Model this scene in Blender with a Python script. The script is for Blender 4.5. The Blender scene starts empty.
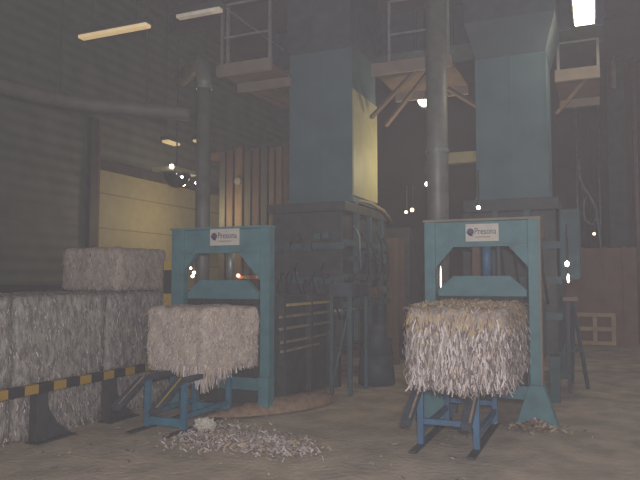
import bpy, bmesh, math, random
from mathutils import Vector, noise, Matrix

random.seed(7)
scene = bpy.context.scene
COL = scene.collection
# The hall is laid out along its own axes: x across the two balers, y along them
# (away from the photographer), z up.  The photographer stands at (0, 0, 1.5).

# ------------------------------------------------------------------ materials
def mat(name, c1, c2=None, scale=6.0, rough=0.7, metal=0.0, bump=0.0, bscale=None,
        stretch=(1, 1, 1), detail=6.0, contrast=(0.3, 0.7), emit=None, estr=0.0):
    m = bpy.data.materials.new(name)
    m.use_nodes = True
    nt = m.node_tree
    b = nt.nodes['Principled BSDF']
    b.inputs['Roughness'].default_value = rough
    b.inputs['Metallic'].default_value = metal
    c2 = c2 or tuple(x * 0.7 for x in c1)
    tc = nt.nodes.new('ShaderNodeTexCoord')
    mp = nt.nodes.new('ShaderNodeMapping')
    mp.inputs['Scale'].default_value = stretch
    nt.links.new(tc.outputs['Object'], mp.inputs['Vector'])
    nz = nt.nodes.new('ShaderNodeTexNoise')
    nz.inputs['Scale'].default_value = scale
    nz.inputs['Detail'].default_value = detail
    nt.links.new(mp.outputs[0], nz.inputs['Vector'])
    rp = nt.nodes.new('ShaderNodeValToRGB')
    rp.color_ramp.elements[0].position = contrast[0]
    rp.color_ramp.elements[1].position = contrast[1]
    rp.color_ramp.elements[0].color = (*c2, 1)
    rp.color_ramp.elements[1].color = (*c1, 1)
    nt.links.new(nz.outputs['Fac'], rp.inputs['Fac'])
    nt.links.new(rp.outputs['Color'], b.inputs['Base Color'])
    if bump:
        n2 = nt.nodes.new('ShaderNodeTexNoise')
        n2.inputs['Scale'].default_value = bscale or scale * 3
        n2.inputs['Detail'].default_value = 5
        nt.links.new(mp.outputs[0], n2.inputs['Vector'])
        bp = nt.nodes.new('ShaderNodeBump')
        bp.inputs['Strength'].default_value = bump
        bp.inputs['Distance'].default_value = 0.02
        nt.links.new(n2.outputs['Fac'], bp.inputs['Height'])
        nt.links.new(bp.outputs[0], b.inputs['Normal'])
    if emit:
        b.inputs['Emission Color'].default_value = (*emit, 1)
        b.inputs['Emission Strength'].default_value = estr
    return m

def stripes_mat(name, axis, period, c1, c2, phase=0.0, width=0.5, rough=0.6):
    """hard stripes along one object axis (paint on a rail, seams of a panel door)"""
    m = bpy.data.materials.new(name)
    m.use_nodes = True
    nt = m.node_tree
    b = nt.nodes['Principled BSDF']
    b.inputs['Roughness'].default_value = rough
    tc = nt.nodes.new('ShaderNodeTexCoord')
    sx = nt.nodes.new('ShaderNodeSeparateXYZ')
    nt.links.new(tc.outputs['Object'], sx.inputs[0])
    ad = nt.nodes.new('ShaderNodeMath'); ad.operation = 'ADD'; ad.inputs[1].default_value = phase
    nt.links.new(sx.outputs[axis], ad.inputs[0])
    dv = nt.nodes.new('ShaderNodeMath'); dv.operation = 'DIVIDE'; dv.inputs[1].default_value = period
    nt.links.new(ad.outputs[0], dv.inputs[0])
    fr = nt.nodes.new('ShaderNodeMath'); fr.operation = 'FRACT'
    nt.links.new(dv.outputs[0], fr.inputs[0])
    gt = nt.nodes.new('ShaderNodeMath'); gt.operation = 'LESS_THAN'; gt.inputs[1].default_value = width
    nt.links.new(fr.outputs[0], gt.inputs[0])
    nz = nt.nodes.new('ShaderNodeTexNoise'); nz.inputs['Scale'].default_value = 7; nz.inputs['Detail'].default_value = 6
    nt.links.new(tc.outputs['Object'], nz.inputs['Vector'])
    mx = nt.nodes.new('ShaderNodeMix'); mx.data_type = 'RGBA'
    mx.inputs['A'].default_value = (*c2, 1); mx.inputs['B'].default_value = (*c1, 1)
    nt.links.new(gt.outputs[0], mx.inputs['Factor'])
    m2 = nt.nodes.new('ShaderNodeMix'); m2.data_type = 'RGBA'; m2.blend_type = 'MULTIPLY'
    m2.inputs['Factor'].default_value = 0.35
    nt.links.new(mx.outputs['Result'], m2.inputs['A'])
    nt.links.new(nz.outputs['Fac'], m2.inputs['B'])
    nt.links.new(m2.outputs['Result'], b.inputs['Base Color'])
    return m

def wave_sheet_mat(name, c1, c2, axis_stretch, scale, rough=0.6):
    m = mat(name, c1, c2, scale=2.5, rough=rough)
    nt = m.node_tree
    tc = nt.nodes['Texture Coordinate']
    wv = nt.nodes.new('ShaderNodeTexWave'); wv.bands_direction = 'Z'
    wv.inputs['Scale'].default_value = scale
    nt.links.new(tc.outputs['Object'], wv.inputs['Vector'])
    bp = nt.nodes.new('ShaderNodeBump'); bp.inputs['Strength'].default_value = 0.5; bp.inputs['Distance'].default_value = 0.03
    nt.links.new(wv.outputs['Fac'], bp.inputs['Height'])
    nt.links.new(bp.outputs[0], nt.nodes['Principled BSDF'].inputs['Normal'])
    return m

M = {}
M['floor'] = mat('floor_dirt', (.56, .46, .36), (.36, .30, .235), scale=2.6, rough=.9, bump=.8, bscale=16, detail=12, contrast=(.36, .64))
M['ceiling'] = mat('ceiling_sheet', (.085, .068, .080), (.05, .042, .05), scale=.8, rough=.9)
M['wall'] = wave_sheet_mat('wall_sheet', (.125, .135, .115), (.085, .095, .085), None, 1.6)
M['wall_back'] = mat('wall_dark', (.075, .055, .050), (.045, .036, .034), scale=1.2, rough=.9)
M['door'] = stripes_mat('sectional_door', 2, .62, (.40, .35, .22), (.20, .18, .13), phase=.05, width=.965)
M['trim'] = mat('dark_trim', (.05, .045, .055), rough=.6)
M['trimred'] = mat('rust_red_trim', (.16, .085, .06), rough=.7)
M['teal'] = mat('teal_paint', (.085, .225, .255), (.055, .150, .175), scale=5, rough=.55, bump=.15, bscale=40)
M['teal_dark'] = mat('teal_paint_grimy', (.060, .125, .140), (.038, .075, .085), scale=4, rough=.65)
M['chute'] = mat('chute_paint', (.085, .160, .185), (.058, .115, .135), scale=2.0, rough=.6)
M['chute_dark'] = mat('chute_paint_dark', (.055, .095, .115), (.04, .068, .082), scale=2.0, rough=.65)
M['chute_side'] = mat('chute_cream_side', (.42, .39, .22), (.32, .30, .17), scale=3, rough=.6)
M['blue'] = mat('blue_paint', (.055, .16, .30), (.035, .10, .19), scale=7, rough=.5)
M['blue_bright'] = mat('blue_paint_light', (.05, .20, .30), (.035, .12, .19), scale=7, rough=.5)
M['steel'] = mat('galvanised', (.27, .29, .28), (.17, .19, .19), scale=9, rough=.42, metal=.55)
M['duct'] = mat('duct_grey', (.20, .20, .18), (.13, .135, .12), scale=5, rough=.5, metal=.3)
M['duct_dark'] = mat('duct_dusty', (.13, .12, .10), (.09, .085, .075), scale=5, rough=.6)
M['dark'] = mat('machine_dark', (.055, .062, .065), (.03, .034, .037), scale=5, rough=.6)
M['darkblue'] = mat('machine_blue_dark', (.05, .075, .10), (.03, .045, .06), scale=5, rough=.6)
M['black'] = mat('black_rubber', (.022, .022, .024), rough=.7)
M['rod'] = mat('pale_bar', (.40, .33, .28), (.26, .22, .19), scale=8, rough=.4, metal=.3)
M['rodyellow'] = mat('yellow_bar', (.55, .42, .18), rough=.5)
M['yellow'] = mat('yellow_paint', (.50, .33, .05), (.36, .24, .05), scale=9, rough=.6)
M['plate'] = mat('plate_cream', (.62, .57, .50), (.54, .50, .45), scale=14, rough=.5)
M['ink'] = mat('plate_ink', (.10, .09, .17), rough=.6)
M['inkorange'] = mat('plate_ink_orange', (.45, .25, .12), rough=.6)
M['beige'] = mat('platform_beige', (.27, .22, .17), (.19, .155, .125), scale=4, rough=.7)
M['brownsheet'] = mat('brown_sheet', (.16, .10, .07), (.11, .07, .05), scale=3, rough=.8)
M['railgrey'] = mat('handrail_grey', (.30, .29, .28), rough=.5, metal=.3)
M['wood1'] = mat('board_tan', (.15, .10, .06), (.095, .065, .04), scale=3, stretch=(8, 8, .6), rough=.8)
M['wood2'] = mat('board_brown', (.10, .06, .052), (.065, .042, .036), scale=3, stretch=(8, 8, .6), rough=.8)
M['wood3'] = mat('board_grey', (.08, .076, .068), (.05, .05, .046), scale=3, stretch=(8, 8, .6), rough=.8)
M['pallet'] = mat('pallet_wood', (.58, .42, .27), (.42, .30, .19), scale=4, rough=.85)
M['bin'] = mat('bin_brown', (.27, .17, .125), (.19, .12, .09), scale=2.5, rough=.85)
M['redpipe'] = mat('red_pipe', (.22, .12, .10), rough=.5)
M['concrete'] = mat('concrete', (.22, .19, .17), (.14, .125, .115), scale=7, rough=.9, bump=.3)
M['debris'] = mat('debris_brown', (.38, .26, .17), (.22, .15, .105), scale=14, rough=.95, bump=.6, bscale=40)
M['straw'] = mat('straw', (.42, .30, .17), rough=.9)
M['glossblack'] = mat('gloss_black', (.02, .025, .025), rough=.12)
M['bale'] = mat('bale_paper', (.47, .40, .365), (.20, .165, .15), scale=9, rough=.95, bump=1.0, bscale=26, stretch=(2.2, 2.2, .75), detail=9, contrast=(.36, .66))
M['baled'] = mat('bale_paper_dusty', (.40, .37, .34), (.16, .15, .142), scale=9, rough=.95, bump=1.0, bscale=26, stretch=(2.2, 2.2, .8), detail=9, contrast=(.36, .66))
M['balel'] = mat('bale_paper_pale', (.64, .53, .45), (.36, .295, .245), scale=9, rough=.95, bump=.9, bscale=30, stretch=(2.0, 2.0, .9), detail=9, contrast=(.32, .66))
M['s_white'] = mat('shred_white', (.80, .71, .69), (.66, .58, .57), scale=20, rough=.9)
M['s_grey'] = mat('shred_grey', (.52, .455, .44), (.40, .35, .335), scale=20, rough=.9)
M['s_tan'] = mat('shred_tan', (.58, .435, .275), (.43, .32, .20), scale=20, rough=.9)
M['s_dark'] = mat('shred_brown', (.22, .165, .15), (.15, .115, .105), scale=20, rough=.9)
def lampmat(name, c, s):
    return mat(name, (.8, .8, .75), rough=.4, emit=c, estr=s)
M['tube'] = lampmat('tube_lit', (1, .86, .55), 9)
M['tubedim'] = lampmat('tube_lit_warm', (1, .66, .24), .42)
M['tubefaint'] = lampmat('tube_lit_faint', (1, .70, .40), .10)
M['bulb'] = lampmat('bulb_lit', (1, .88, .72), 10)
M['bulbwarm'] = lampmat('bulb_lit_warm', (1, .72, .42), 4)
M['bulbred'] = lampmat('bulb_lit_red', (1, .25, .16), 5)
STR = {k: stripes_mat('hazard_' + k, 1, .34, (.46, .29, .05), (.03, .03, .032), phase=.005, width=.47) for k in ('rail',)}

# ------------------------------------------------------------------ mesh helpers
class MB:
    def __init__(self):
        self.bm = bmesh.new()
    def box(self, x0, x1, y0, y1, z0, z1, bev=0.0, mi=0, rot=None):
        r = bmesh.ops.create_cube(self.bm, size=1)
        vs = r['verts']
        mtx = Matrix.Translation(((x0+x1)/2, (y0+y1)/2, (z0+z1)/2))
        if rot is not None:
            mtx = mtx @ rot
        mtx = mtx @ Matrix.Diagonal((abs(x1-x0), abs(y1-y0), abs(z1-z0), 1))
        bmesh.ops.transform(self.bm, matrix=mtx, verts=vs)
        fs = {f for v in vs for f in v.link_faces}
        for f in fs: f.material_index = mi
        if bev:
            es = list({e for v in vs for e in v.link_edges})
            bmesh.ops.bevel(self.bm, geom=es, offset=bev, segments=2, affect='EDGES', profile=.6)
        return self
    def bar(self, p0, p1, w, d, bev=0.0, mi=0):
        """rectangular bar from p0 to p1"""
        p0, p1 = Vector(p0), Vector(p1)
        L = (p1-p0).length
        q = (p1-p0).to_track_quat('Z', 'Y').to_matrix().to_4x4()
        c = (p0+p1)/2
        return self.box(c.x-w/2, c.x+w/2, c.y-d/2, c.y+d/2, c.z-L/2, c.z+L/2, bev, mi, q)
    def cyl(self, p0, p1, r, n=16, r2=None, mi=0):
        p0, p1 = Vector(p0), Vector(p1)
        L = (p1-p0).length
        q = (p1-p0).to_track_quat('Z', 'Y').to_matrix().to_4x4()
        r_ = bmesh.ops.create_cone(self.bm, cap_ends=True, segments=n, radius1=r, radius2=r if r2 is None else r2, depth=L,
                              matrix=Matrix.Translation((p0+p1)/2) @ q)
        for f in {f for v in r_['verts'] for f in v.link_faces}: f.material_index = mi
        return self
    def tube(self, pts, r, n=10, mi=0):
        pts = [Vector(p) for p in pts]
        rings = []
        for i, p in enumerate(pts):
            t = (pts[min(i+1, len(pts)-1)] - pts[max(i-1, 0)]).normalized()
            up = Vector((0, 0, 1)) if abs(t.z) < .9 else Vector((1, 0, 0))
            a = t.cross(up).normalized(); b = t.cross(a).normalized()
            rings.append([self.bm.verts.new(p + a*math.cos(2*math.pi*k/n)*r + b*math.sin(2*math.pi*k/n)*r) for k in range(n)])
        for A, B in zip(rings, rings[1:]):
            for k in range(n):
                f = self.bm.faces.new((A[k], A[(k+1) % n], B[(k+1) % n], B[k])); f.material_index = mi
        self.bm.faces.new(rings[0][::-1]).material_index = mi
        self.bm.faces.new(rings[-1]).material_index = mi
        return self
    def prism(self, poly, axis, a0, a1, mi=0, bev=0.0):
        """extrude a 2D polygon along an axis; poly is in the two other axes in x,y,z order"""
        def P(q, a):
            if axis == 0: return (a, q[0], q[1])
            if axis == 1: return (q[0], a, q[1])
            return (q[0], q[1], a)
        A = [self.bm.verts.new(P(q, a0)) for q in poly]
        B = [self.bm.verts.new(P(q, a1)) for q in poly]
        n = len(poly)
        fs = [self.bm.faces.new(A), self.bm.faces.new(B[::-1])]
        for k in range(n):
            fs.append(self.bm.faces.new((A[k], B[k], B[(k+1) % n], A[(k+1) % n])))
        for f in fs: f.material_index = mi
        if bev:
            bmesh.ops.bevel(self.bm, geom=list({e for f in fs for e in f.edges}), offset=bev, segments=2, affect='EDGES', profile=.6)
        return self
    def frustum(self, r0, z0, r1, z1, mi=0):
        """four-sided hopper between two rectangles (x0,x1,y0,y1)"""
        def ring(r, z): return [self.bm.verts.new(p) for p in ((r[0], r[2], z), (r[1], r[2], z), (r[1], r[3], z), (r[0], r[3], z))]
        A, B = ring(r0, z0), ring(r1, z1)
        self.bm.faces.new(A[::-1]); self.bm.faces.new(B)
        for k in range(4): self.bm.faces.new((A[k], A[(k+1) % 4], B[(k+1) % 4], B[k]))
        return self
    def build(self, name, m, parent=None, smooth=False, at=None):
        bmesh.ops.recalc_face_normals(self.bm, faces=self.bm.faces)
        me = bpy.data.meshes.new(name)
        o = bpy.data.objects.new(name, me)
        COL.objects.link(o)
        if parent is not None:
            off = wpos(parent)
            o.parent = parent
        else:
            off = Vector(at) if at is not None else Vector((0, 0, 0))
            o.location = off
        bmesh.ops.translate(self.bm, verts=self.bm.verts, vec=-off)
        self.bm.to_mesh(me); self.bm.free()
        for x in (m if isinstance(m, (list, tuple)) else [m]):
            me.materials.append(x)
        if smooth:
            for p in me.polygons: p.use_smooth = True
        return o

def wpos(o):
    v = Vector(o.location)
    while o.parent is not None:
        o = o.parent; v = v + Vector(o.location)
    return v

def tag(o, label=None, cat=None, group=None, kind=None):
    if label: o['label'] = label
    if cat: o['category'] = cat
    if group: o['group'] = group
    if kind: o['kind'] = kind
    return o

def thing(name, loc, label, cat, group=None):
    o = bpy.data.objects.new(name, None)
    o.empty_display_size = .1
    COL.objects.link(o)
    o.location = loc
    return tag(o, label, cat, group)

def struct(o, label=None, cat=None):
    return tag(o, label, cat, kind='structure')

def lamp_light(parent, kind, energy, color, loc, size=.3, rot=None, size_y=None):
    l = bpy.data.lights.new('lamp_light', kind)
    l.energy = energy; l.color = color
    if kind == 'AREA':
        l.size = size
        if size_y: l.shape = 'RECTANGLE'; l.size_y = size_y
    else:
        l.shadow_soft_size = size
    o = bpy.data.objects.new('lamp_light', l)
    COL.objects.link(o)
    if parent is not None:
        o.parent = parent; o.location = Vector(loc) - wpos(parent)
    else:
        o.location = loc
    if rot: o.rotation_euler = rot
    return o

# ------------------------------------------------------------------ the hall
struct(MB().box(-8.6, 5, -2.5, 18.3, -.2, 0).build('floor', M['floor']), 'dusty brown concrete floor strewn with scraps of paper', 'floor')
struct(MB().box(-8.6, 5, -2.5, 18.3, 7.0, 7.15).build('ceiling', M['ceiling']), 'dark sheeted hall ceiling high above the balers', 'ceiling')
b = MB()
b.box(-8.2, -8.0, -2.5, 8.74, 0, 7); b.box(-8.2, -8.0, 13.9, 18.2, 0, 7); b.box(-8.2, -8.0, 8.74, 13.9, 3.5, 7)
struct(b.build('wall_left', M['wall']), 'grey green ribbed sheet wall on the left of the hall', 'wall')
struct(MB().box(-8.0, 5, 18.0, 18.2, 0, 7).build('wall_back', M['wall_back']), 'dark far end wall of the hall', 'wall')
d = struct(MB().box(-8.14, -8.04, 8.74, 13.9, 0, 3.5).build('door_1', M['door']), 'cream sectional door in the left wall, lit from above', 'door')
struct(MB().box(-8.0, -7.9, -2.5, 8.6, 0, 1.43).build('baseboard_left', M['trim']), 'dark skirting band low on the left wall behind the bales', 'skirting')
b = MB().box(-8.02, -7.9, 8.6, 8.78, 0, 4.3)
struct(b.build('trim_1', M['trim']), 'dark upright door post at the near edge of the cream door', 'door post')
b = MB().box(-8.0, -7.93, 8.78, 8.86, 0, 4.2)
struct(b.build('trim_2', M['trimred']), 'thin rust red strip beside the dark door post', 'trim')
b = MB().box(-8.05, -7.95, 8.8, 13.9, 3.45, 3.62)
struct(b.build('trim_3', M['trim']), 'dark lintel over the cream door', 'trim')
for i, yy in enumerate((6.2, 10.9, 14.6)):
    b = MB().box(-8.0, 5, yy-.09, yy+.09, 6.55, 6.6); b.box(-8.0, 5, yy-.02, yy+.02, 6.6, 6.97); b.box(-8.0, 5, yy-.09, yy+.09, 6.94, 6.99)
    struct(b.build('trim_%d' % (4+i), M['ceiling']), ['dark steel roof beam nearest the front of the hall', 'dark steel roof beam behind the two chutes', 'dark steel roof beam nearest the far wall'][i], 'beam')
b = MB().box(.34, .74, 17.36, 17.42, 0, 7); b.box(.34, .74, 17.62, 17.68, 0, 7); b.box(.52, .56, 17.42, 17.62, 0, 7)
struct(b.build('trim_7', M['dark']), 'dark steel column rising behind the brown bin', 'column')

# ------------------------------------------------------------------ press frames
def press_frame(x0, x1, y, top, dp, label, px0, px1, foot, post_w=(.12, .12), hazard=False, pz=(1.9, 2.1), rail2=False, gus=(.2, .2), plate=None, ram_x=None):
    r = thing('press_frame', ((x0+x1)/2, y, 0), label, 'press frame')
    y1 = y + dp
    wl, wr = post_w
    MB().box(x0, x0+wl, y, y1, 0, top, .008).build('post', M['teal'], r)
    MB().box(x1-wr, x1, y, y1, 0, top, .008).build('post', M['teal'], r)
    b = MB().box(x0+wl, x1-wr, y+.015, y1-.02, top-.27, top-.015, .006)
    b.box(x0-.01, x1+.01, y-.02, y1+.01, top-.012, top+.012, mi=1 if rail2 else 0)
    b.box(x1-.008, x1+.006, y-.012, y1, .42, top-.012, mi=1 if rail2 else 0)
    b.box(x0+wl, x1-wr, y-.005, y1-.01, top-.29, top-.27)
    b.build('header_beam', [M['teal'], M['beige']], r)
    for s, xx, g in ((1, x0+wl, gus[0]), (-1, x1-wr, gus[1])):
        MB().prism([(xx, top-.285), (xx+s*g, top-.285), (xx, top-.285-g*1.15)], 1, y+.03, y+.09).build('corner_gusset', M['teal'], r)
    # press plate hanging from its ram
    xl, xr = plate or (x0+wl+.02, x1-wr-.02)
    zt, zb = top-.605, top-.825
    MB().prism([(xl, zb), (xl, zb+.07), (xl+.17, zt), (xr-.17, zt), (xr, zb+.07), (xr, zb)], 1, y+.05, y+.13, bev=.006).build('press_plate', M['teal'], r)
    b = MB()
    k = int((xr-xl)/.06)
    for i in range(k):
        b.box(xl+.01+i*.06, xl+.068+i*.06, y+.04, y+.12, zb-.055-.02*random.random(), zb)
    b.build('plate_gap_shade', M['black'], r)  # ragged black strip standing in for the shaded gap between plate and bale
    xc = ram_x or (px0+px1)/2 + .02
    MB().cyl((xc, y+.15, zt-.02), (xc, y+.15, top-.2), .045, 18).build('ram', M['blue'] if rail2 else M['steel'], r, smooth=True)
    if rail2:
        MB().box(xc-.17, xc-.09, y+.24, y+.30, zt-.25, top-.2).build('guide_bar', M['brownsheet'], r)
        MB().box(xc+.1, xc+.13, y+.24, y+.27, zt-.1, top-.2).build('guide_bar', M['dark'], r)
    # flared feet
    MB().box(x0+wl, x1-wr, y+.01, y1-.01, .26, .40, .005).build('sill_beam', M['teal'], r)
    for s, xx in ((0, x0+wl/2), (1, x1-wr/2)):
        w = .07 if foot else .062
        MB().prism([(xx-w, .42), (xx+w, .42), (xx+w+foot, .0), (xx-w-foot, .0)], 1, y-.03, y1+.02, bev=.005).build('foot', M['teal'], r)
    b = MB().box(px0, px1, y-.012, y+.012, pz[0], pz[1], .003)
    p = b.build('nameplate', M['plate'], r)
    tag(p, 'cream maker nameplate')
    h = pz[1]-pz[0]; w = px1-px0
    cu = bpy.data.curves.new('lettering', 'FONT')
    cu.body = 'Presona'; cu.size = h*.50; cu.extrude = .0015
    cu.align_x = 'LEFT'; cu.align_y = 'CENTER'
    tmp = bpy.data.objects.new('lettering_curve', cu); COL.objects.link(tmp)
    me = bpy.data.meshes.new_from_object(tmp)
    bpy.data.objects.remove(tmp); bpy.data.curves.remove(cu)
    me.materials.clear(); me.materials.append(M['ink'])
    t = bpy.data.objects.new('lettering', me); COL.objects.link(t); t.parent = p
    t.location = Vector((px0+w*.27, y-.0135, pz[0]+h*.56)) - wpos(p)
    t.rotation_euler = (math.pi/2, 0, 0)
    tw = max(v.co.x for v in me.vertices)
    for v in me.vertices: v.co.x *= w*.66/tw
    b = MB()
    c = Vector((px0+w*.15, y-.0135, pz[0]+h*.55))
    R = h*.20
    ring = [(c.x+R*math.cos(a)*k, c.z+R*math.sin(a)*k) for k in (1,) for a in [2*math.pi*i/20 for i in range(20)]]
    b.prism(ring, 1, y-.0145, y-.0115)
    b.prism([(c.x-R*1.15, c.z-R*.1), (c.x-R*.2, c.z-R*1.2), (c.x+R*.9, c.z-R*1.25), (c.x+R*.1, c.z-R*.5)], 1, y-.0145, y-.0115)
    b.build('logo', M['ink'], p)
    MB().box(px0+w*.3, px0+w*.75, y-.0142, y-.0118, pz[0]+h*.22, pz[0]+h*.27).build('small_print', M['inkorange'], p)
    if hazard:
        z0 = 1.17
        b = MB().box(x0-.13, x0-.003, y+.03, y+.05, z0, z0+.56, .003)
        hp = b.build('hazard_plate', M['black'], r); tag(hp, 'black plate with yellow ends')
        for za, zb_ in ((z0, z0+.165), (z0+.45, z0+.56)):
            MB().box(x0-.128, x0-.006, y+.022, y+.052, za, zb_).build('yellow_band', M['yellow'], hp)
    return r

press_frame(-4.70, -3.375, 6.5, 2.105, .11, 'teal press frame on the left, with a black and yellow plate on its outer post', -4.155, -3.765, .0, post_w=(.17, .12), hazard=True, gus=(.17, .30), plate=(-4.5, -3.54), ram_x=-3.97)
press_frame(-1.755, -.535, 7.1, 2.15, .14, 'teal press frame on the right with blue ram, shaggy bale before it', -1.295, -.945, .14, post_w=(.12, .12), pz=(1.915, 2.105), rail2=True)

# ------------------------------------------------------------------ bales
def bale_mesh(x0, x1, y0, y1, z0, z1, cell=.055, amp=.03, rnd=.06, seed=0, front=None, bottom=None):
    bm = bmesh.new()
    nx, ny, nz = [max(3, int((b_-a_)/cell)) for a_, b_ in ((x0, x1), (y0, y1), (z0, z1))]
    vd = {}
    def V(i, j, k):
        if (i, j, k) not in vd:
            vd[(i, j, k)] = bm.verts.new((x0+(x1-x0)*i/nx, y0+(y1-y0)*j/ny, z0+(z1-z0)*k/nz))
        return vd[(i, j, k)]
    for a in range(nx):
        for c in range(nz):
            for j in (0, ny): bm.faces.new((V(a, j, c), V(a+1, j, c), V(a+1, j, c+1), V(a, j, c+1)))
        for c in range(ny):
            for k in (0, nz): bm.faces.new((V(a, c, k), V(a+1, c, k), V(a+1, c+1, k), V(a, c+1, k)))
    for a in range(ny):
        for c in range(nz):
            for i in (0, nx): bm.faces.new((V(i, a, c), V(i, a+1, c), V(i, a+1, c+1), V(i, a, c+1)))
    cx, cy, cz = (x0+x1)/2, (y0+y1)/2, (z0+z1)/2
    hx, hy, hz = (x1-x0)/2, (y1-y0)/2, (z1-z0)/2
    for v in bm.verts:
        p = v.co.copy()
        q = Vector((p.x-cx, p.y-cy, p.z-cz))
        # round the corners
        inner = Vector((max(-hx+rnd, min(hx-rnd, q.x)), max(-hy+rnd, min(hy-rnd, q.y)), max(-hz+rnd, min(hz-rnd, q.z))))
        dlt = q - inner
        if dlt.length > rnd: q = inner + dlt.normalized()*rnd
        n_ = dlt.normalized() if dlt.length > 1e-6 else Vector((0, 0, 0))
        s = Vector((p.x*6+seed*9.1, p.y*6, p.z*5))
        d_ = noise.noise(s)*amp + noise.noise(s*2.7)*amp*.6
        lowfix = 0 if n_.z < -.5 else 1
        q = q + n_*d_*lowfix
        f = (cy+hy - (q.y+cy))/(2*hy)     # 1 at the front
        c_ = q + Vector((cx, cy, cz))
        if front:
            s_ = (c_.x-x0)/(x1-x0)
            c_.x += f*((front[0]-x0)*(1-s_) + (front[1]-x1)*s_)
        if bottom:            # uneven, ragged underside
            g_ = (z1-c_.z)/(z1-z0)
            c_.z += g_*bottom*(noise.noise(Vector((c_.x*4, c_.y*4, seed)))+.2)
        v.co = c_
    return bm

def shreds(bm_src, n, faces, lmin, lmax, mats_w, seed, top_tan=None, wid=(.004, .010), out=.05):
    """loose paper strips hanging from a bale's surface; faces = allowed normal test"""
    rnd_ = random.Random(seed)
    bm_src.faces.ensure_lookup_table()
    bmesh.ops.recalc_face_normals(bm_src, faces=bm_src.faces)
    fs = [f for f in bm_src.faces if faces(f.normal, f.calc_center_median())]
    areas = [f.calc_area() for f in fs]
    bm = bmesh.new()
    for f in rnd_.choices(fs, areas, k=n):
        vs = [v.co for v in f.verts]
        a, b_ = rnd_.random(), rnd_.random()
        p = vs[0].lerp(vs[1], a).lerp(vs[3].lerp(vs[2], a), b_)
        nrm = f.normal
        L = rnd_.uniform(lmin, lmax); w = rnd_.uniform(*wid)
        down = Vector((0, 0, -1)) if abs(nrm.z) < .7 else Vector((rnd_.uniform(-1, 1), rnd_.uniform(-1, 1), -.25*(1 if nrm.z > 0 else 4)))
        side = nrm.cross(down)
        if side.length < .05: side = Vector((1, 0, 0))
        side.normalize()
        side = (side + Vector((rnd_.uniform(-.5, .5), rnd_.uniform(-.5, .5), rnd_.uniform(-.3, .3)))).normalized()
        tilt = Vector((rnd_.uniform(-.35, .35), rnd_.uniform(-.35, .35), 0))
        dr = (down.normalized() + tilt).normalized()
        o1 = rnd_.uniform(.25, 1)*out
        mid = p + dr*L*.5 + nrm*o1
        end = p + dr*L + nrm*o1*rnd_.uniform(.1, 1.1)
        mi = rnd_.choices(range(4), mats_w(p, rnd_))[0]
        rings = [[bm.verts.new(q - side*w/2), bm.verts.new(q + side*w/2)] for q in (p - nrm*.005, mid, end)]
        for A, B in zip(rings, rings[1:]):
            ff = bm.faces.new((A[0], A[1], B[1], B[0])); ff.material_index = mi
    return bm

SM = [M['s_white'], M['s_grey'], M['s_tan'], M['s_dark']]
def link_bm(bm, name, m, parent=None, at=None, smooth=True):
    k = MB(); k.bm.free(); k.bm = bm
    return k.build(name, m, parent, smooth, at)

def bale(x0, x1, y0, y1, z0, z1, label, group=None, m='baled', n=0, vis=None, seed=0, lens=(.02, .07), wts=None, out=.014, wid=(.004, .010), **kw):
    bm = bale_mesh(x0, x1, y0, y1, z0, z1, seed=seed, **kw)
    sb = shreds(bm, n, vis, lens[0], lens[1], wts, seed, out=out, wid=wid) if n else None
    o = link_bm(bm, 'paper_bale', M[m], at=((x0+x1)/2, (y0+y1)/2, z0))
    tag(o, label, 'bale', group)
    if sb:
        s = link_bm(sb, 'loose_shreds', SM, o, smooth=False)
        tag(s, kind='stuff')
    return o

w_stack = lambda p, r: (1, 4.5, .4, 3.5)
vis_stack = lambda n, c: n.x > .4 or n.y < -.4 or n.z > .5
XF = -4.93
# near row: its right hand faces line the barrier, two bales high
rows = ((3.25, 4.44), (4.46, 5.66), (5.68, 6.86))
lab = {(0, 0): 'lower paper bale at the very left of the picture, below the striped rail',
       (0, 1): 'upper paper bale at the very left edge of the picture',
       (1, 0): 'lower paper bale behind the striped barrier, between its two posts',
       (1, 1): 'big upper paper bale directly above the striped barrier',
       (2, 0): 'lower paper bale beside the far end of the striped barrier',
       (2, 1): 'upper paper bale just left of the pale bale leaving the left press'}
for i, (ya, yb) in enumerate(rows):
    for k in (0, 1):
        bale(XF-.92, XF, ya, yb, (0, .49)[k], (.486, 1.355)[k], lab[(i, k)], 'bales stacked behind the barrier', seed=10+i*2+k,
             n=2200, vis=vis_stack, wts=w_stack, cell=.07, amp=.02, rnd=.05)
# second row behind, carrying the topmost bale
for i, (ya, yb) in enumerate(((6.0, 7.2), (7.22, 8.42), (8.44, 9.6))):
    for k in (0, 1):
        bale(XF-1.9, XF-.98, ya, yb, .68*k, .68*k+.67,
             ('upper ' if k else 'lower ') + ['paper bale of the back row, under the front of the topmost bale', 'paper bale of the back row, in its middle under the topmost bale', 'paper bale of the back row, furthest under the topmost bale'][i],
             'bales stacked behind the barrier', seed=30+i*2+k, n=200, vis=vis_stack, wts=w_stack, cell=.09, amp=.02, rnd=.05)
bale(-5.82-1.03, -5.82, 6.9, 7.95, 1.355, 1.94, 'topmost paper bale standing alone on the left stack before the cream door', 'bales stacked behind the barrier', seed=41,
     m='balel', n=2600, vis=vis_stack, wts=lambda p, r: (2.6, 5, 1.5, 1.5), cell=.07, amp=.02, rnd=.06)

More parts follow.
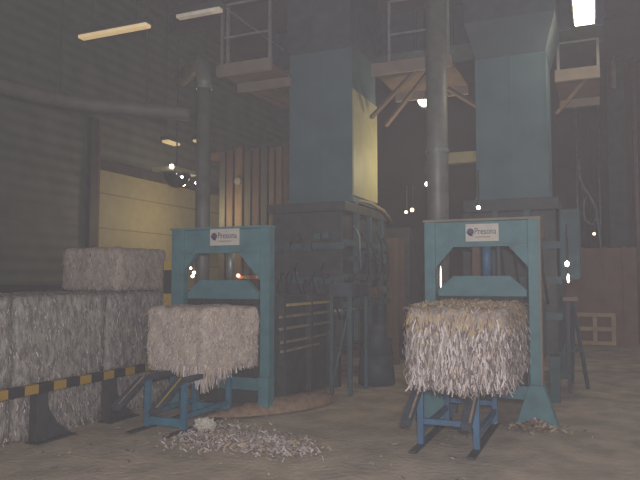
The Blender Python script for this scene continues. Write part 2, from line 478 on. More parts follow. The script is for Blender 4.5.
# bale leaving each press
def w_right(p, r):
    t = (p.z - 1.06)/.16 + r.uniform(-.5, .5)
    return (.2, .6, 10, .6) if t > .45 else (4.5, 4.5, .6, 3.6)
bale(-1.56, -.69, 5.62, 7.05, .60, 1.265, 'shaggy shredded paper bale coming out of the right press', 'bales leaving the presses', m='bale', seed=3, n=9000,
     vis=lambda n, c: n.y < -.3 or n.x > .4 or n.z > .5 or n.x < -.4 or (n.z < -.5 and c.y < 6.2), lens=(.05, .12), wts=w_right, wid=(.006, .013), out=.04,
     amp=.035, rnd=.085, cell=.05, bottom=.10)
def w_left(p, r):
    return (2.6, 6, 3, .7)
lb = bale(-4.52, -3.45, 5.8, 6.47, .545, 1.215, 'pale smoother paper bale coming out of the left press', 'bales leaving the presses', m='balel', seed=5, n=9000,
     vis=lambda n, c: n.y < -.3 or n.x > .4 or n.z > .5 or (n.z < -.5 and c.y < 6.0), lens=(.012, .04), wts=w_left, wid=(.004, .009), out=.008,
     amp=.022, rnd=.07, cell=.05, front=(-4.52, -3.74))
# ragged fringe hanging from its near lower corner
rf = random.Random(21)
bm = bmesh.new()
for i in range(420):
    t = min(1, abs(rf.gauss(0, .5)))
    if rf.random() < .62: p = Vector((-3.76-.5*t, 5.80+rf.uniform(-.02, .05), .60))
    else: p = Vector((-3.74+.2*t, 5.82+.5*t, .60))
    L = rf.uniform(.06, .26)*(1.12-t); w = rf.uniform(.006, .014)
    d = Vector((rf.uniform(-.15, .15), rf.uniform(-.15, .05), -1)).normalized(); sd = Vector((rf.uniform(.5, 1), rf.uniform(-.6, .6), 0)).normalized()
    q = [p-sd*w/2, p+sd*w/2, p+sd*w*.4+d*L, p-sd*w*.4+d*L]
    f = bm.faces.new([bm.verts.new(c) for c in q]); f.material_index = rf.choices(range(4), (3, 4, 3, 1))[0]
tag(link_bm(bm, 'hanging_fringe', SM, lb, smooth=False), kind='stuff')

# ------------------------------------------------------------------ bale stands
def stand(xl, xr, ya, yb, h, label, m, m2=False, drop=.2, bar=(.2, .25)):
    r = thing('bale_stand', ((xl+xr)/2, (ya+yb)/2, 0), label, 'bale stand', 'bale stands in front of the presses')
    w = .055
    for x in (xl, xr):
        for y in (ya, yb):
            MB().box(x-w/2, x+w/2, y-w/2, y+w/2, .02, h, .005).build('leg', M[m], r)
    for y in (ya, yb):
        MB().box(xl+w/2, xr-w/2, y-.02, y+.02, *bar, .004).build('cross_bar', M[m], r)
    for x in (xl, xr):
        MB().box(x-.02, x+.02, ya+w/2, yb-w/2, .12, .17, .004).build('side_bar', M[m], r)
        rl = MB().box(x-.035, x+.035, ya-.10, yb+.05, h, h+.05, .006).build('slide_rail', M['darkblue'], r)
        MB().bar((x, ya-.09, h+.03), (x, ya-.5, h-drop), .08, .055, .004).build('rail_nose', M['darkblue'], rl)
        MB().bar((x+.025, ya-.10, h+.057), (x+.025, ya-.49, h-drop+.03), .018, .012).build('worn_edge', M['yellow' if (m2 and x == xr) else 'debris'], rl)
        MB().box(x-.035, x+.035, ya-.3, yb+.1, 0, .02, .003).build('floor_strip', M['dark'], r)  # flat dark strip on the floor along each line of legs
    return r
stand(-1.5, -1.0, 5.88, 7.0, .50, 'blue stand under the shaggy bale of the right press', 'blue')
stand(-4.24, -3.80, 5.5, 6.35, .48, 'blue stand with dark sloping rails under the left press bale', 'blue_bright', True, bar=(.04, .12))

# ------------------------------------------------------------------ safety barrier
r = thing('safety_barrier', (-4.8, 5.1, 0), 'low yellow and black striped safety barrier in front of the stacked bales', 'barrier')
MB().box(-4.84, -4.76, 3.5, 6.25, .455, .54, .006).build('rail', STR['rail'], r)
tag(r.children[0], 'yellow and black striped rail')
for y in (4.62, 5.57):
    p = MB().box(-4.85, -4.75, y-.065, y+.065, 0, .455, .005).build('post', M['dark'], r)
    MB().prism([(y+.05, .42), (y+.05, 0), (y+.40, 0), (y+.20, .15), (y+.11, .27)], 0, -4.83, -4.77).build('gusset', M['dark'], p)
    MB().box(-4.87, -4.70, y-.09, y+.38, 0, .015).build('base_plate', M['dark'], p)

# ------------------------------------------------------------------ feed chutes above the balers
def chute(x0, x1, y0, y1, z0, z1, label, side, flare):
    r = thing('feed_chute', ((x0+x1)/2, (y0+y1)/2, z0), label, 'chute', 'feed chutes above the balers')
    b = MB().box(x0, x1, y0, y1, z0, z1)
    b.box(x0-.03, x1+.03, y0-.03, y1+.03, z0, z0+.06)
    for xx in (x0, (x0+x1)/2, x1):
        b.box(xx-.012, xx+.012, y0-.008, y0, z0, z1)
    b.build('shaft', M['chute'], r)
    MB().frustum((x0, x1, y0, y1), z1, (x0-flare, x1+flare, y0-.1, y1+.1), 5.05).build('hopper', M['chute_dark'], r)  # same paint as the shaft, only darker
    MB().box(x0-flare, x1+flare, y0-.1, y1+.1, 5.05, 6.2).build('head_box', M['darkblue'], r)
    if side:
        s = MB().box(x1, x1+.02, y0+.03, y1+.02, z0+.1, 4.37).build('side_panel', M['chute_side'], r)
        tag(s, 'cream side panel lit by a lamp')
    return r
chute(-4.32, -3.31, 9.0, 10.16, 2.66, 5.0, 'tall teal feed chute above the left baler, cream panel on its side', True, .015)
chute(-1.47, -.56, 9.0, 10.0, 2.58, 4.55, 'tall teal feed chute above the right baler', False, .14)
# overhead conveyor behind them
r = thing('overhead_conveyor', (-2.4, 10.8, 5.3), 'dark blue conveyor trough running overhead behind both chutes', 'conveyor')
MB().box(-5.4, .2, 10.4, 11.2, 5.3, 6.0, .02).build('trough', M['darkblue'], r)
for i in range(9): MB().box(-5.2+i*.62, -5.14+i*.62, 10.35, 10.4, 5.3, 6.0).build('side_rib', M['dark'], r)
for x in (-5.2, -2.4, .0): MB().box(x-.03, x+.03, 10.75, 10.81, 6.0, 7.0).build('hanger', M['dark'], r)

# ------------------------------------------------------------------ balers
# left machine
r = thing('baler', (-3.9, 9.3, 0), 'dark baler body below the left feed chute with pale side bars', 'baler')
b = MB().box(-4.5, -3.36, 8.75, 10.9, .55, 2.5, .02)
b.box(-4.55, -3.30, 8.70, 10.95, 2.5, 2.64, .01)
b.build('press_box', M['dark'], r)
b = MB()
for z in (1.0, 1.45, 1.95): b.box(-4.52, -3.32, 8.70, 8.76, z, z+.09)
for z in (1.1, 1.5, 2.0): b.box(-3.36, -3.30, 8.76, 10.9, z, z+.09)
for y in (9.2, 9.8, 10.4): b.box(-3.36, -3.29, y, y+.09, .6, 2.5)
b.build('stiffening_rib', M['teal_dark'], r)
MB().tube([(-3.32, 9.15, 2.64), (-3.30, 9.3, 2.70), (-3.29, 9.8, 2.72), (-3.29, 10.5, 2.66), (-3.28, 10.9, 2.5)], .035, 8).build('top_highlight', M['beige'], r, smooth=True)  # beige tube standing in for the curved highlight along the top edge
b = MB().box(-4.45, -3.47, 6.76, 8.75, .06, 1.3)
b.build('channel', M['dark'], r)
for z, ya, yb, mm in ((1.20, 7.03, 8.48, 'rodyellow'), (1.065, 6.86, 8.45, 'rod'), (.925, 6.86, 8.4, 'rod'), (.765, 6.9, 8.45, 'rod'), (.66, 6.9, 8.0, 'rod')):
    MB().box(-3.44, -3.40, ya, yb, z-.016, z+.016, .003).build('side_bar', M[mm], r)
MB().tube([(-3.40, 8.45, 1.065), (-3.36, 9.2, 1.07), (-3.34, 9.95, 1.075)], .02, 8).build('pipe', M['rodyellow'], r, smooth=True)
for y in (6.95, 7.75, 8.45):
    MB().box(-3.47, -3.40, y-.03, y+.03, .06, 1.32).build('channel_post', M['dark'], r)
for x, y in ((-4.4, 6.95), (-3.41, 6.95), (-4.4, 8.6), (-3.41, 8.6), (-4.4, 10.7), (-3.41, 10.7)):
    MB().box(x-.06, x+.06, y-.06, y+.06, 0, .56).build('leg', M['dark'], r)
rr = random.Random(5)
for i in range(12):
    x = -4.4 + .16*(i % 6) + rr.uniform(0, .05); z = (1.5, 2.05)[i//6] + rr.uniform(-.1, .1); s = rr.uniform(.04, .075)
    MB().box(x-s, x+s, 8.62, 8.76, z-s*.9, z+s*.9, .006).build('valve_block', M[rr.choice(('darkblue', 'teal_dark', 'dark'))], r)
for i in range(10):
    y = 8.95 + .36*(i % 5) + rr.uniform(0, .1); z = (1.35, 1.8)[i//5] + rr.uniform(-.1, .1); s = rr.uniform(.05, .12)
    MB().box(-3.37, -3.22, y-s, y+s, z-s*.7, z+s*.7, .006).build('valve_block', M[rr.choice(('darkblue', 'teal_dark', 'brownsheet'))], r)
for i in range(7):
    x = -4.3+i*.14; z = 1.5+.12*(i % 3)
    MB().tube([(x, 8.62, z), (x+.02, 8.48, z-.1), (x+.1, 8.46, z-.35), (x+.12, 8.62, z-.55)], .016, 8).build('hose', M['black'], r, smooth=True)
for i in range(5):
    y = 9.0+i*.35; z = 2.3-.1*(i % 3)
    MB().tube([(-3.28, y, z), (-3.2, y+.03, z-.15), (-3.2, y+.1, z-.6), (-3.29, y+.14, z-.8)], .015, 8).build('hose', M['railgrey'] if i == 0 else M['black'], r, smooth=True)

# control bench standing at the machine's side
r = thing('work_bench', (-3.09, 8.3, 0), 'tall dark blue steel bench beside the pale side bars of the left baler', 'bench')
MB().box(-3.25, -2.93, 7.95, 8.66, 1.28, 1.46, .01).build('top', M['darkblue'], r)
for x, y in ((-3.22, 7.99), (-2.96, 7.99), (-3.22, 8.62), (-2.96, 8.62)):
    MB().box(x-.022, x+.022, y-.022, y+.022, 0, 1.28).build('leg', M['teal_dark'], r)
MB().bar((-3.22, 7.99, .1), (-2.96, 7.99, 1.2), .025, .025).build('brace', M['teal_dark'], r)
# tapered drum
b = MB(); b.cyl((-2.97, 9.1, 0), (-2.97, 9.1, .42), .27, 20, .24); b.cyl((-2.97, 9.1, .42), (-2.97, 9.1, .85), .24, 20, .12)
tag(b.build('drum', M['darkblue'], at=(-2.97, 9.1, 0), smooth=True), 'dark tapered drum standing on the floor behind the tall blue bench', 'drum')
# cabinet further back in the aisle
r = thing('machine_cabinet', (-3.1, 12.6, 0), 'dark machine cabinet at the far end of the aisle between balers', 'cabinet')
MB().box(-4.4, -3.25, 12.0, 13.2, .25, 2.5, .02).build('body', M['dark'], r)
MB().box(-4.3, -3.35, 11.97, 12.0, .4, 2.3, .005).build('door', M['brownsheet'], r)
for x in (-4.3, -3.35): MB().box(x-.05, x+.05, 12.1, 13.1, 0, .25).build('leg', M['dark'], r)
tag(MB().box(-3.36, -3.25, 11.2, 11.3, 0, 2.25, .01).build('timber_prop', M['wood1'], at=(-3.3, 11.25, 0)), 'tan upright timber prop in the aisle behind the left baler', 'post')
r = thing('low_trestle', (-2.95, 11.9, 0), 'low dark trestle lying across the aisle behind the bench', 'trestle')
MB().box(-3.2, -2.15, 11.8, 12.0, .5, .62, .01).build('beam', M['brownsheet'], r)
for x in (-3.1, -2.25):
    MB().bar((x, 11.7, 0), (x, 11.9, .52), .06, .06).build('leg', M['dark'], r)
    MB().bar((x, 12.1, 0), (x, 11.9, .52), .06, .06).build('leg', M['dark'], r)

# right machine
r = thing('baler', (-1.0, 9.3, 0), 'dark baler body below the right feed chute behind the shaggy bale', 'baler')
b = MB().box(-1.65, -.45, 8.75, 10.9, .55, 2.40, .02); b.box(-1.62, -.42, 8.72, 10.95, 2.40, 2.56, .01)
b.build('press_box', M['dark'], r)
MB().box(-.42, -.18, 8.75, 9.3, 1.5, 2.4, .02).build('hydraulic_tank', M['teal_dark'], r)
b = MB()
for z in (1.0, 1.45, 1.9): b.box(-1.66, -.40, 8.70, 8.76, z, z+.09)
for x in (-1.2, -.8): b.box(x-.04, x+.04, 8.69, 8.75, .6, 2.4)
b.build('stiffening_rib', M['teal_dark'], r)
MB().box(-1.6, -.6, 7.26, 8.75, .55, 1.25).build('channel', M['dark'], r)
for x, y in ((-1.55, 7.5), (-.65, 7.5), (-1.55, 8.6), (-.5, 8.6), (-1.55, 10.7), (-.5, 10.7)):
    MB().box(x-.06, x+.06, y-.06, y+.06, 0, .56).build('leg', M['teal_dark'], r)
for i in range(6):
    x = -1.45+i*.16
    MB().tube([(x, 8.7, 2.1), (x+.02, 8.52, 1.9), (x+.06, 8.5, 1.5), (x+.08, 8.7, 1.2)], .016, 8).build('hose', M['black'], r, smooth=True)
rr = random.Random(8)
for i in range(12):
    x = -1.5 + .17*(i % 6) + rr.uniform(0, .05); z = (1.45, 2.0)[i//6] + rr.uniform(-.1, .1); s = rr.uniform(.04, .075)
    MB().box(x-s, x+s, 8.62, 8.76, z-s*.9, z+s*.9, .006).build('valve_block', M[rr.choice(('darkblue', 'teal_dark', 'brownsheet'))], r)
# A-frame support to its right
r = thing('support_trestle', (-.3, 9.5, 0), 'blue grey A shaped support standing right of the right baler', 'trestle')
MB().bar((-.36, 9.4, 1.22), (-.36, 9.4, 0), .042, .042).build('leg', M['darkblue'], r)
MB().bar((-.30, 9.4, 1.22), (-.14, 9.8, 0), .042, .042).build('leg', M['darkblue'], r)
MB().bar((-.30, 9.6, 1.22), (-.36, 10.2, 0), .05, .05).build('leg', M['darkblue'], r)
MB().box(-.42, -.24, 9.3, 9.75, 1.22, 1.27).build('top_plate', M['beige'], r)
MB().bar((-.36, 9.4, .55), (-.21, 9.6, .55), .04, .04).build('cross_bar', M['darkblue'], r)

# ------------------------------------------------------------------ vertical ducts
def vduct(x, y, z0, z1, rad, label, elbow):
    r = thing('dust_pipe', (x, y, z0), label, 'pipe', 'vertical air pipes behind the frames')
    MB().cyl((x, y, z0), (x, y, z1), rad, 24).build('pipe', M['duct'], r, smooth=True)
    for z in (z0+.1, (z0+z1)/2, z1-.02):
        MB().cyl((x, y, z), (x, y, z+.05), rad+.015, 24).build('joint_ring', M['steel'], r)
    if elbow:
        pts = [(x + elbow[0]*(1-math.cos(a)), y + elbow[1]*(1-math.cos(a)), z1 + .45*math.sin(a)) for a in [i*math.pi/2/8 for i in range(9)]]
        pts.append((x+elbow[0]*3, y+elbow[1]*3, z1+.45))
        MB().tube(pts, rad*1.1, 20).build('elbow', M['duct'], r, smooth=True)
    return r
vduct(-5.02, 7.65, 0, 4.2, .10, 'grey vertical air pipe behind the left press frame', (-.3, .25))
vduct(-1.82, 8.1, 0, 6.2, .135, 'stouter grey vertical air pipe behind the right press frame', None)

# sweeping horizontal duct on the left
pts = [(-6.2, 4.2, 3.86), (-6.55, 5.0, 3.86), (-6.62, 5.62, 3.86), (-6.43, 6.41, 3.86), (-6.05, 6.92, 3.86), (-5.7, 7.26, 3.86), (-5.28, 7.68, 3.86)]
def smooth_path(P, k=8):
    P = [Vector(p) for p in P]; out = []
    for i in range(len(P)-1):
        p0, p1, p2, p3 = P[max(i-1, 0)], P[i], P[i+1], P[min(i+2, len(P)-1)]
        for t in [j/k for j in range(k)]:
            out.append(.5*((2*p1)+(p2-p0)*t+(2*p0-5*p1+4*p2-p3)*t*t+(3*p1-p0-3*p2+p3)*t**3))
    out.append(P[-1]); return out
r = thing('curved_duct', (-6.0, 6.0, 3.9), 'long curved grey duct sweeping high across the left wall', 'duct')
MB().tube(smooth_path(pts), .10, 16).build('pipe', M['duct_dark'], r, smooth=True)
for p in (pts[1], pts[3], pts[5]):
    MB().cyl((p[0], p[1], p[2]+.1), (p[0], p[1], 7.0), .008, 8).build('hanger_rod', M['dark'], r)

# ------------------------------------------------------------------ platforms with handrails
def platform(x0, x1, y0, y1, z, label, posts, rails, braces=(), ext=None):
    r = thing('access_platform', ((x0+x1)/2, (y0+y1)/2, z), label, 'platform', 'access platforms at the chutes')
    b = MB().box(x0, x1, y0, y1, z-.03, z, .004)
    if ext: b.box(*ext, z-.03, z, .004)
    b.build('deck', M['brownsheet'], r)
    MB().box(x0, x1, y0-.05, y0, z-.10, z+.08, .004).build('edge_beam', M['beige'], r)
    MB().box(x0, x1, y1-.09, y1-.02, z-.16, z-.03).build('joist', M['beige'], r)
    rl = thing('handrail', (0, 0, 0), None, None); rl.parent = r; rl.location = (0, 0, 0)
    for (x, y, h) in posts:
        MB().box(x-.02, x+.02, y-.02, y+.02, z, z+h).build('rail_post', M['railgrey'], rl)
    for (a, b_) in rails:
        MB().cyl(a, b_, .018, 10).build('rail_bar', M['railgrey'], rl)
    for (a, b_) in braces:
        MB().bar(a, b_, .06, .05).build('brace', M['brownsheet'], r)
    return r
platform(-5.11, -4.2, 8.15, 8.8, 4.6, 'narrow access platform with handrail left of the left chute',
         ((-5.05, 8.17, 1.0), (-4.95, 8.17, .95), (-4.25, 8.17, 1.0)),
         (((-5.05, 8.17, 5.6), (-4.25, 8.17, 5.6)), ((-5.05, 8.17, 5.1), (-4.25, 8.17, 5.1)), ((-5.05, 8.17, 5.6), (-5.05, 10.2, 5.6))),
         (((-5.0, 8.8, 4.5), (-4.66, 10.3, 4.42)),), ext=(-5.11, -4.64, 8.8, 10.3))
platform(-2.98, -1.80, 9.0, 10.3, 4.6, 'braced access platform with handrail between the two chutes',
         ((-2.72, 9.02, 1.0), (-1.85, 9.02, 1.0)),
         (((-2.72, 9.02, 5.6), (-1.85, 9.02, 5.6)), ((-2.72, 9.02, 5.1), (-1.85, 9.02, 5.1))),
         (((-3.2, 9.6, 4.05), (-2.35, 9.1, 4.55)), ((-3.05, 9.9, 3.98), (-2.2, 9.2, 4.52)), ((-1.95, 9.4, 4.32), (-1.5, 10.2, 4.1))))
platform(-.5, .12, 10.2, 11.6, 4.55, 'small access platform right of the right chute',
         ((-.45, 10.22, .5), (.1, 10.22, .5)), (((-.45, 10.22, 5.05), (.1, 10.22, 5.05)),),
         (((-.5, 10.3, 4.0), (-.05, 10.3, 4.5)),))

# ------------------------------------------------------------------ boards and pipes behind
xs = [(-6.75, .13, 'wood3'), (-6.58, .14, 'wood2'), (-6.38, .16, 'wood1'), (-6.18, .13, 'wood3'), (-6.0, .14, 'wood2'), (-5.82, .13, 'wood3'), (-5.66, .10, 'wood1'), (-5.5, .11, 'wood1'), (-5.36, .08, 'wood2')]
ordn = ['first', 'second', 'third', 'fourth', 'fifth', 'sixth', 'seventh', 'eighth', 'ninth and last']
for i, (x, w, mm) in enumerate(xs):
    tag(MB().box(x-w/2, x+w/2, 10.96, 11.06, 0, 4.0 + .05*((i*7) % 3), .008).build('upright_board', M[mm], at=(x, 11, 0)),
        '%s upright board rightwards from the left air pipe, before the left chute' % ordn[i], 'board', 'upright boards behind the left frame')
tag(MB().box(-7.2, -5.2, 11.06, 11.16, 3.9, 4.05).build('board_rail', M['brownsheet'], at=(-6.2, 11.1, 3.9)), 'brown cross rail joining the tops of the upright boards', 'rail')
tag(MB().cyl((-6.38, 10.92, 3.42), (-6.38, 10.96, 3.42), .07, 16).build('round_disc', M['railgrey'], at=(-6.38, 10.94, 3.42)), 'small pale disc fixed high on a tan upright board', 'disc')

r = thing('storage_bin', (.05, 16.9, 0), 'large brown boarded bin wall at the far right', 'bin')
MB().box(-.68, .85, 16.4, 16.46, 0, 2.24, .01).build('front_wall', M['bin'], r)
MB().box(-.68, -.62, 16.46, 17.7, 0, 2.24, .01).build('side_wall', M['bin'], r)
MB().box(.79, .85, 16.46, 17.7, 0, 2.24, .01).build('side_wall', M['bin'], r)
for x in (-.3, .2, .6): MB().box(x-.04, x+.04, 16.36, 16.4, 0, 2.26).build('batten', M['bin'], r)
r = thing('pallet', (-.05, 16.25, 0), 'pale wooden pallet standing on edge against the brown bin', 'pallet')
for z in (.02, .34, .66): MB().box(-.5, .38, 16.2, 16.23, z, z+.09, .004).build('slat', M['pallet'], r)
for x in (-.5, -.1, .29): MB().box(x, x+.09, 16.23, 16.33, .02, .75, .004).build('bearer', M['pallet'], r)
# pipes rising above the bin
for i, (x, y, rad, mm, l) in enumerate(((-.4, 17.85, .03, 'steel', 'thin grey pipe above the bin, nearest the right baler'), (-.1, 17.85, .025, 'wood2', 'thin brown pipe above the brown bin, second from the right baler'),
                                 (.13, 17.85, .03, 'steel', 'thin grey pipe above the middle of the brown bin'), (.36, 17.85, .03, 'wood2', 'brown pipe above the bin, left of the pale pipe'),
                                 (.61, 17.85, .05, 'beige', 'thicker pale pipe above the right part of the brown bin'))):
    tag(MB().cyl((x, y, 0), (x, y, 7.0), rad, 12).build('service_pipe', M[mm], at=(x, y, 0), smooth=True), l, 'pipe', 'pipes above the brown bin')
b = MB()
b.tube(smooth_path([(-.36, 17.7, 4.6), (-.30, 17.66, 4.0), (-.1, 17.64, 3.6), (.05, 17.66, 3.2), (-.05, 17.64, 2.9), (-.25, 17.66, 3.1), (-.2, 17.68, 3.6), (.0, 17.66, 3.4), (.1, 17.7, 2.6), (.12, 17.7, 2.0), (.12, 17.7, .02)]), .035, 8)
tag(b.build('loose_hose', M['steel'], at=(.12, 17.7, 0), smooth=True), 'loose grey hose curling before the pipes above the bin', 'hose')
tag(MB().cyl((.95, 17.6, 0), (.95, 17.6, 7.0), .06, 14).build('red_pipe', M['redpipe'], at=(.95, 17.6, 0), smooth=True), 'dull red vertical pipe at the right edge of the picture', 'pipe')
tag(MB().cyl((.50, 17.3, 6.2), (.50, 17.3, 7.0), .06, 12).build('conduit_pipe', M['beige'], bpy.data.objects['trim_7'], smooth=True), 'pale conduit')
tag(MB().box(-2.95, -1.9, 12.95, 13.15, 3.84, 4.06, .01).build('cross_girder', M['chute_side'], at=(-2.4, 13, 3.84)), 'cream horizontal girder in the far hall, left of the right chute', 'girder')
tag(MB().box(-2.0, -1.9, 13.15, 13.25, 0, 4.4).build('girder_post', M['dark'], at=(-1.95, 13.2, 0)), 'dark post carrying the far cream girder', 'post')
tag(MB().box(-2.96, -2.86, 13.15, 13.25, 0, 7).build('roof_post', M['dark'], at=(-2.9, 13.2, 0)), 'dark post reaching the roof behind the far cream girder', 'post')

# ------------------------------------------------------------------ lamps
def tube_lamp(x0, x1, y0, y1, z, label, m, w=0.0):
    r = thing('ceiling_lamp', ((x0+x1)/2, (y0+y1)/2, z), label, 'lamp', 'hall lamps')
    MB().box(x0-.02, x1+.02, y0-.02, y1+.02, z+.03, z+.10, .005).build('housing', M['dark'], r)
    MB().box(x0, x1, y0, y1, z-.02, z+.03, .012).build('diffuser', M[m], r)
    for k in (0, 1):
        x = x0+(x1-x0)*(.2+.6*k); y = y0+(y1-y0)*(.2+.6*k)
        MB().cyl((x, y, z+.1), (x, y, 7.0), .006, 6).build('hanger_rod', M['dark'], r)
    return r
tube_lamp(-6.8, -5.6, 7.08, 7.2, 5.0, 'warm lit fluorescent tube over the stacked bales at left', 'tubedim')
tube_lamp(-5.07, -4.4, 7.03, 7.13, 5.0, 'dim warm tube lamp nearer the left chute', 'tubefaint')
rl = tube_lamp(-.19, .06, 8.3, 9.42, 5.0, 'bright white box lamp at the top right', 'tube')
lamp_light(rl, 'AREA', 9, (1, .85, .6), (-.06, 8.9, 4.9), size=.25, size_y=1.0)

def small_lamp(x, y, z, r_, label, m='bulb', stretch=1.0, name='work_lamp', energy=0, color=(1, .8, .55), arm=None):
    r = thing(name, (x, y, z), label, 'lamp', 'hall lamps')
    bm = bmesh.new(); bmesh.ops.create_uvsphere(bm, u_segments=14, v_segments=10, radius=r_)
    bmesh.ops.scale(bm, vec=(1, 1, stretch), verts=bm.verts)
    bmesh.ops.translate(bm, vec=(x, y, z), verts=bm.verts)
    link_bm(bm, 'bulb', M[m], r)
    MB().cyl((x, y+r_*.6, z), (x, y+r_*1.8, z), r_*1.2, 14, r_*.6).build('shade', M['dark'], r)
    MB().cyl((x, y+r_*1.6, z), (x, y+r_*1.6, z + (arm or .5)), .012, 6).build('stem', M['dark'], r)
    if energy: lamp_light(r, 'POINT', energy, color, (x+.15, y-.4, z-1.2), size=.12)
    return r
small_lamp(-2.62, 10.7, 4.55, .105, 'brightest white lamp below the middle platform', energy=36, color=(1, .85, .5))
small_lamp(-2.80, 13.0, 4.94, .06, 'small white lamp just right of the stout pipe', m='bulb')
small_lamp(-3.14, 13.0, 3.46, .045, 'small lamp left of the stout pipe, halfway up')
small_lamp(-1.39, 8.55, 2.44, .026, 'small lamp just above the right press frame', m='bulb')
small_lamp(-3.46, 13.0, 2.94, .04, 'small warm lamp in the aisle near the left baler', m='bulbwarm')
small_lamp(-3.36, 13.0, 1.95, .022, 'slim low light strip in the aisle between balers', m='bulbwarm', stretch=5)
small_lamp(-3.2, 11.6, 2.75, .03, 'warm lamp near the aisle, left of the right press frame top', m='bulbwarm')
small_lamp(-1.628, 7.35, 1.5, .009, 'thin bright light slit inside the left post of the right frame', m='bulbwarm', stretch=18)
small_lamp(-.33, 8.6, 1.70, .026, 'glowing white spot right of the right press frame', m='bulb', stretch=1.4)  # small glowing white sphere, a narrower one just below
small_lamp(-.32, 8.6, 1.52, .014, 'narrow glowing white spot under another, right of the right frame', m='bulb', stretch=4)
small_lamp(-.02, 14.5, 2.45, .03, 'faint lamp above the brown bin among the pipes', m='bulbwarm')
for i, (px, z, s, l) in enumerate(((-5.05, 1.66, .016, 'topmost of three tiny lights seen through the left frame'), (-5.0, 1.60, .02, 'middle one of three tiny lights seen through the left frame'), (-5.02, 1.55, .02, 'lowest of three tiny lights seen through the left frame'))):
    small_lamp(px, 7.42, z, s, l, m='bulb', arm=.3)
r = thing('tail_light_bar', (-5.75, 10.4, 0), 'yellow bar with two red lights seen through the left press frame', 'light bar')
MB().box(-6.05, -5.45, 10.4, 10.46, 1.52, 1.58, .005).build('bar', M['rodyellow'], r)
for x in (-5.95, -5.55): MB().box(x-.025, x+.025, 10.46, 10.5, 0, 1.58).build('post', M['dark'], r)
for x in (-6.02, -5.60):
    bm = bmesh.new(); bmesh.ops.create_uvsphere(bm, u_segments=12, v_segments=8, radius=.036)
    bmesh.ops.translate(bm, vec=(x, 10.36, 1.58), verts=bm.verts)
    tag(link_bm(bm, 'light', M['bulbred'], r), 'lit red light')
# two short tubes by the cream door
tube_lamp(-7.75, -7.6, 10.35, 10.75, 4.2, 'short lit tube above the cream door, left of the pipe', 'tubedim')
tube_lamp(-7.75, -7.6, 11.4, 11.75, 4.42, 'short lit tube above the cream door, right of the pipe', 'tubedim')

# hanging dark dome
r = thing('hanging_dome', (-6.5, 9.1, 3.0), 'dark glossy hanging dome with a bulb and two glowing reflection glints before the cream door', 'lamp')
bm = bmesh.new(); bmesh.ops.create_uvsphere(bm, u_segments=28, v_segments=16, radius=.24)
bmesh.ops.delete(bm, geom=[v for v in bm.verts if v.co.z > .001], context='VERTS')
bmesh.ops.scale(bm, vec=(1, 1, .95), verts=bm.verts)
bmesh.ops.translate(bm, vec=(-6.5, 9.1, 3.28), verts=bm.verts)
link_bm(bm, 'dome', M['glossblack'], r)
MB().box(-6.75, -6.3, 8.75, 9.45, 3.29, 3.37, .02).build('top_plate', M['chute_side'], r)
for x, y, z, s in ((-6.33, 8.72, 3.35, .035), (-6.27, 8.93, 3.2, .02), (-6.27, 9.35, 3.16, .028)):  # one bulb, then two lamp reflections added as glowing spheres
    bm = bmesh.new(); bmesh.ops.create_uvsphere(bm, u_segments=10, v_segments=8, radius=s)
    bmesh.ops.translate(bm, vec=(x, y, z), verts=bm.verts)
    link_bm(bm, 'bulb', M['bulb'], r)
MB().cyl((-6.5, 9.1, 3.37), (-6.5, 9.1, 7.0), .012, 8).build('rod', M['dark'], r)
lamp_light(r, 'POINT', 34, (1, .80, .42), (-6.75, 10.4, 2.7), size=.1)  # added point light warming the cream door, set well away from the dome

# ------------------------------------------------------------------ floor litter
rr = random.Random(11)
def flake(bm, p, s, mi, flat=.35):
    a = rr.uniform(0, 6.28)
    u = Vector((math.cos(a), math.sin(a), rr.uniform(-flat, flat))).normalized()
    v = u.cross(Vector((rr.uniform(-flat, flat), rr.uniform(-flat, flat), 1))).normalized()
    L, w = s*rr.uniform(.6, 1.6), s*rr.uniform(.2, .5)
    q = [p-u*L/2-v*w/2, p+u*L/2-v*w/2, p+u*L/2+v*w/2, p-u*L/2+v*w/2]
    lo = min(c.z for c in q)
    if lo < .003: q = [c + Vector((0, 0, .003-lo)) for c in q]
    f = bm.faces.new([bm.verts.new(c) for c in q]); f.material_index = mi
bm = bmesh.new()
for i in range(4200):
    t = rr.random()
    x = -3.62 + 1.25*t + rr.gauss(0, .09); y = 5.42 - .12*t + rr.gauss(0, .24*(1-.5*t))
    hh = max(0, .07*(1-abs(rr.gauss(0, .6)))*(1-.6*t))
    flake(bm, Vector((x, y, .006+hh*rr.random())), .034, rr.choices(range(4), (3, 5, 3, 1))[0], .8)
s = link_bm(bm, 'shredded_paper_heap', SM, at=(-3.0, 5.3, 0), smooth=False)
tag(s, 'spilled drift of shredded paper on the floor below the left press', 'paper litter', kind='stuff')
bm = bmesh.new()
for i in range(700):
    x = rr.uniform(-3.6, .4); y = rr.uniform(3.6, 10)
    flake(bm, Vector((x, y, .008)), rr.choice((.012, .015, .02, .03, .04)), rr.choices(range(4), (2, 3, 3, 1))[0], .2)
for i in range(60):
    x = rr.gauss(-1.3, .35); y = rr.gauss(6.3, .5)
    flake(bm, Vector((x, y, .008)), rr.choice((.03, .04, .05)), rr.choices(range(4), (3, 3, 1, 1))[0], .3)
for i in range(150):
    x = rr.gauss(-4.1, .35); y = rr.gauss(4.7, .5)
    if x > -4.75: flake(bm, Vector((x, y, .008)), rr.choice((.02, .03, .04)), rr.choices(range(4), (1, 3, 2, 2))[0], .3)
s = link_bm(bm, 'paper_scraps', SM, at=(-1.5, 6, 0), smooth=False)
tag(s, 'scattered paper scraps over the open floor', 'paper litter', kind='stuff')
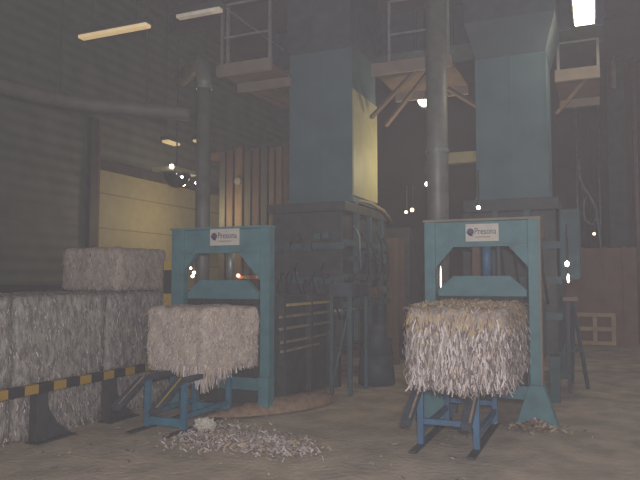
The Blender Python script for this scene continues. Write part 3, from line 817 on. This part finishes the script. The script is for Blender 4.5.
# crumpled lump
bm = bmesh.new(); bmesh.ops.create_icosphere(bm, subdivisions=4, radius=.085)
for v in bm.verts:
    n_ = v.co.normalized()
    v.co = Vector((v.co.x*1.25, v.co.y, v.co.z*.75)) + n_*(.03*noise.noise(n_*3.1)+.02*noise.noise(n_*7))
bmesh.ops.translate(bm, vec=(-3.6, 5.57, .07), verts=bm.verts)
tag(link_bm(bm, 'crumpled_paper', M['plate'], at=(-3.6, 5.57, 0), smooth=False), 'crumpled pale paper lump at the top of the spilled shreds', 'paper')
# swept brown ridge curling behind the spill
ridge = smooth_path([(-4.0, 6.2, .01), (-3.72, 6.33, .02), (-3.4, 6.72, .02), (-3.2, 7.2, .02), (-3.22, 7.62, .02), (-3.5, 7.75, .01)], 6)
bm = bmesh.new(); rings = []
for i, p in enumerate(ridge):
    t = (ridge[min(i+1, len(ridge)-1)]-ridge[max(i-1, 0)]).normalized(); sd = t.cross(Vector((0, 0, 1)))
    e = math.sin(math.pi*(i+.3)/(len(ridge)))
    rg = []
    for k in range(9):
        a = math.pi*k/8
        q = p + sd*math.cos(a)*.20*(.5+.5*e) + Vector((0, 0, math.sin(a)*.14*e))
        q += Vector((0, 0, 1))*.025*noise.noise(q*9)*math.sin(a); q.z = max(q.z, -.01)
        rg.append(bm.verts.new(q))
    rings.append(rg)
for A, B in zip(rings, rings[1:]):
    for k in range(8): bm.faces.new((A[k], A[k+1], B[k+1], B[k]))
bm.faces.new(rings[0]); bm.faces.new(rings[-1])
tag(link_bm(bm, 'debris_ridge', M['debris'], at=(-3.5, 7, 0)), 'curved brown ridge of swept debris behind the spilled paper', 'debris', kind='stuff')
bm = bmesh.new()
for i in range(420):
    a = rr.uniform(0, 6.28); q = abs(rr.gauss(0, .13))
    flake(bm, Vector((-.59+math.cos(a)*q*1.3, 6.98+math.sin(a)*q*.9, .01+max(0, .09-q*.45)*rr.random())), .06, rr.choices(range(4), (1, 2, 6, 2))[0], .5)
tag(link_bm(bm, 'straw_heap', SM, at=(-.59, 7, 0), smooth=False), 'little heap of straw coloured shreds at the right frame foot', 'paper litter', kind='stuff')

# ------------------------------------------------------------------ dusty air, daylight and flash
w = bpy.data.worlds.new('hall_air'); scene.world = w
w.use_nodes = True
nt = w.node_tree
bg = nt.nodes['Background']
bg.inputs['Color'].default_value = (.92, .95, 1, 1)
bg.inputs['Strength'].default_value = 0.30
HAZE = 0.0048
hm = bpy.data.materials.new('dusty_air'); hm.use_nodes = True
ht = hm.node_tree; ht.nodes.clear()
ho = ht.nodes.new('ShaderNodeOutputMaterial'); hv = ht.nodes.new('ShaderNodeVolumeScatter')
hv.inputs['Density'].default_value = HAZE
hv.inputs['Color'].default_value = (1, .96, 1, 1)
hv.inputs['Anisotropy'].default_value = 0.0
ht.links.new(hv.outputs[0], ho.inputs['Volume'])
haze = MB().box(-8.9, 5.3, -2.8, 18.6, -.3, 7.4).build('haze', hm)
tag(haze, 'thin dusty air hanging throughout the hall', 'haze', kind='stuff')

fl = bpy.data.lights.new('camera_flash', 'AREA'); fl.energy = 185; fl.size = .12; fl.color = (1, .95, .95)
fo = bpy.data.objects.new('camera_flash', fl); COL.objects.link(fo)
fo.location = (.12, -.05, 1.72)

# ------------------------------------------------------------------ camera
cam = bpy.data.cameras.new('camera'); cam.sensor_width = 36; cam.lens = 36*650/640
co = bpy.data.objects.new('camera', cam); COL.objects.link(co)
co.location = (0, 0, 1.5)
co.rotation_euler = (math.pi/2 + math.atan(40/650), 0, math.radians(23))
fo.rotation_euler = (math.pi/2 + .02, 0, math.radians(24))
scene.camera = co
vs_ = scene.view_settings
vs_.view_transform = 'Standard'; vs_.look = 'None'; vs_.gamma = 1; vs_.use_curve_mapping = False
vs_.exposure = 0.0
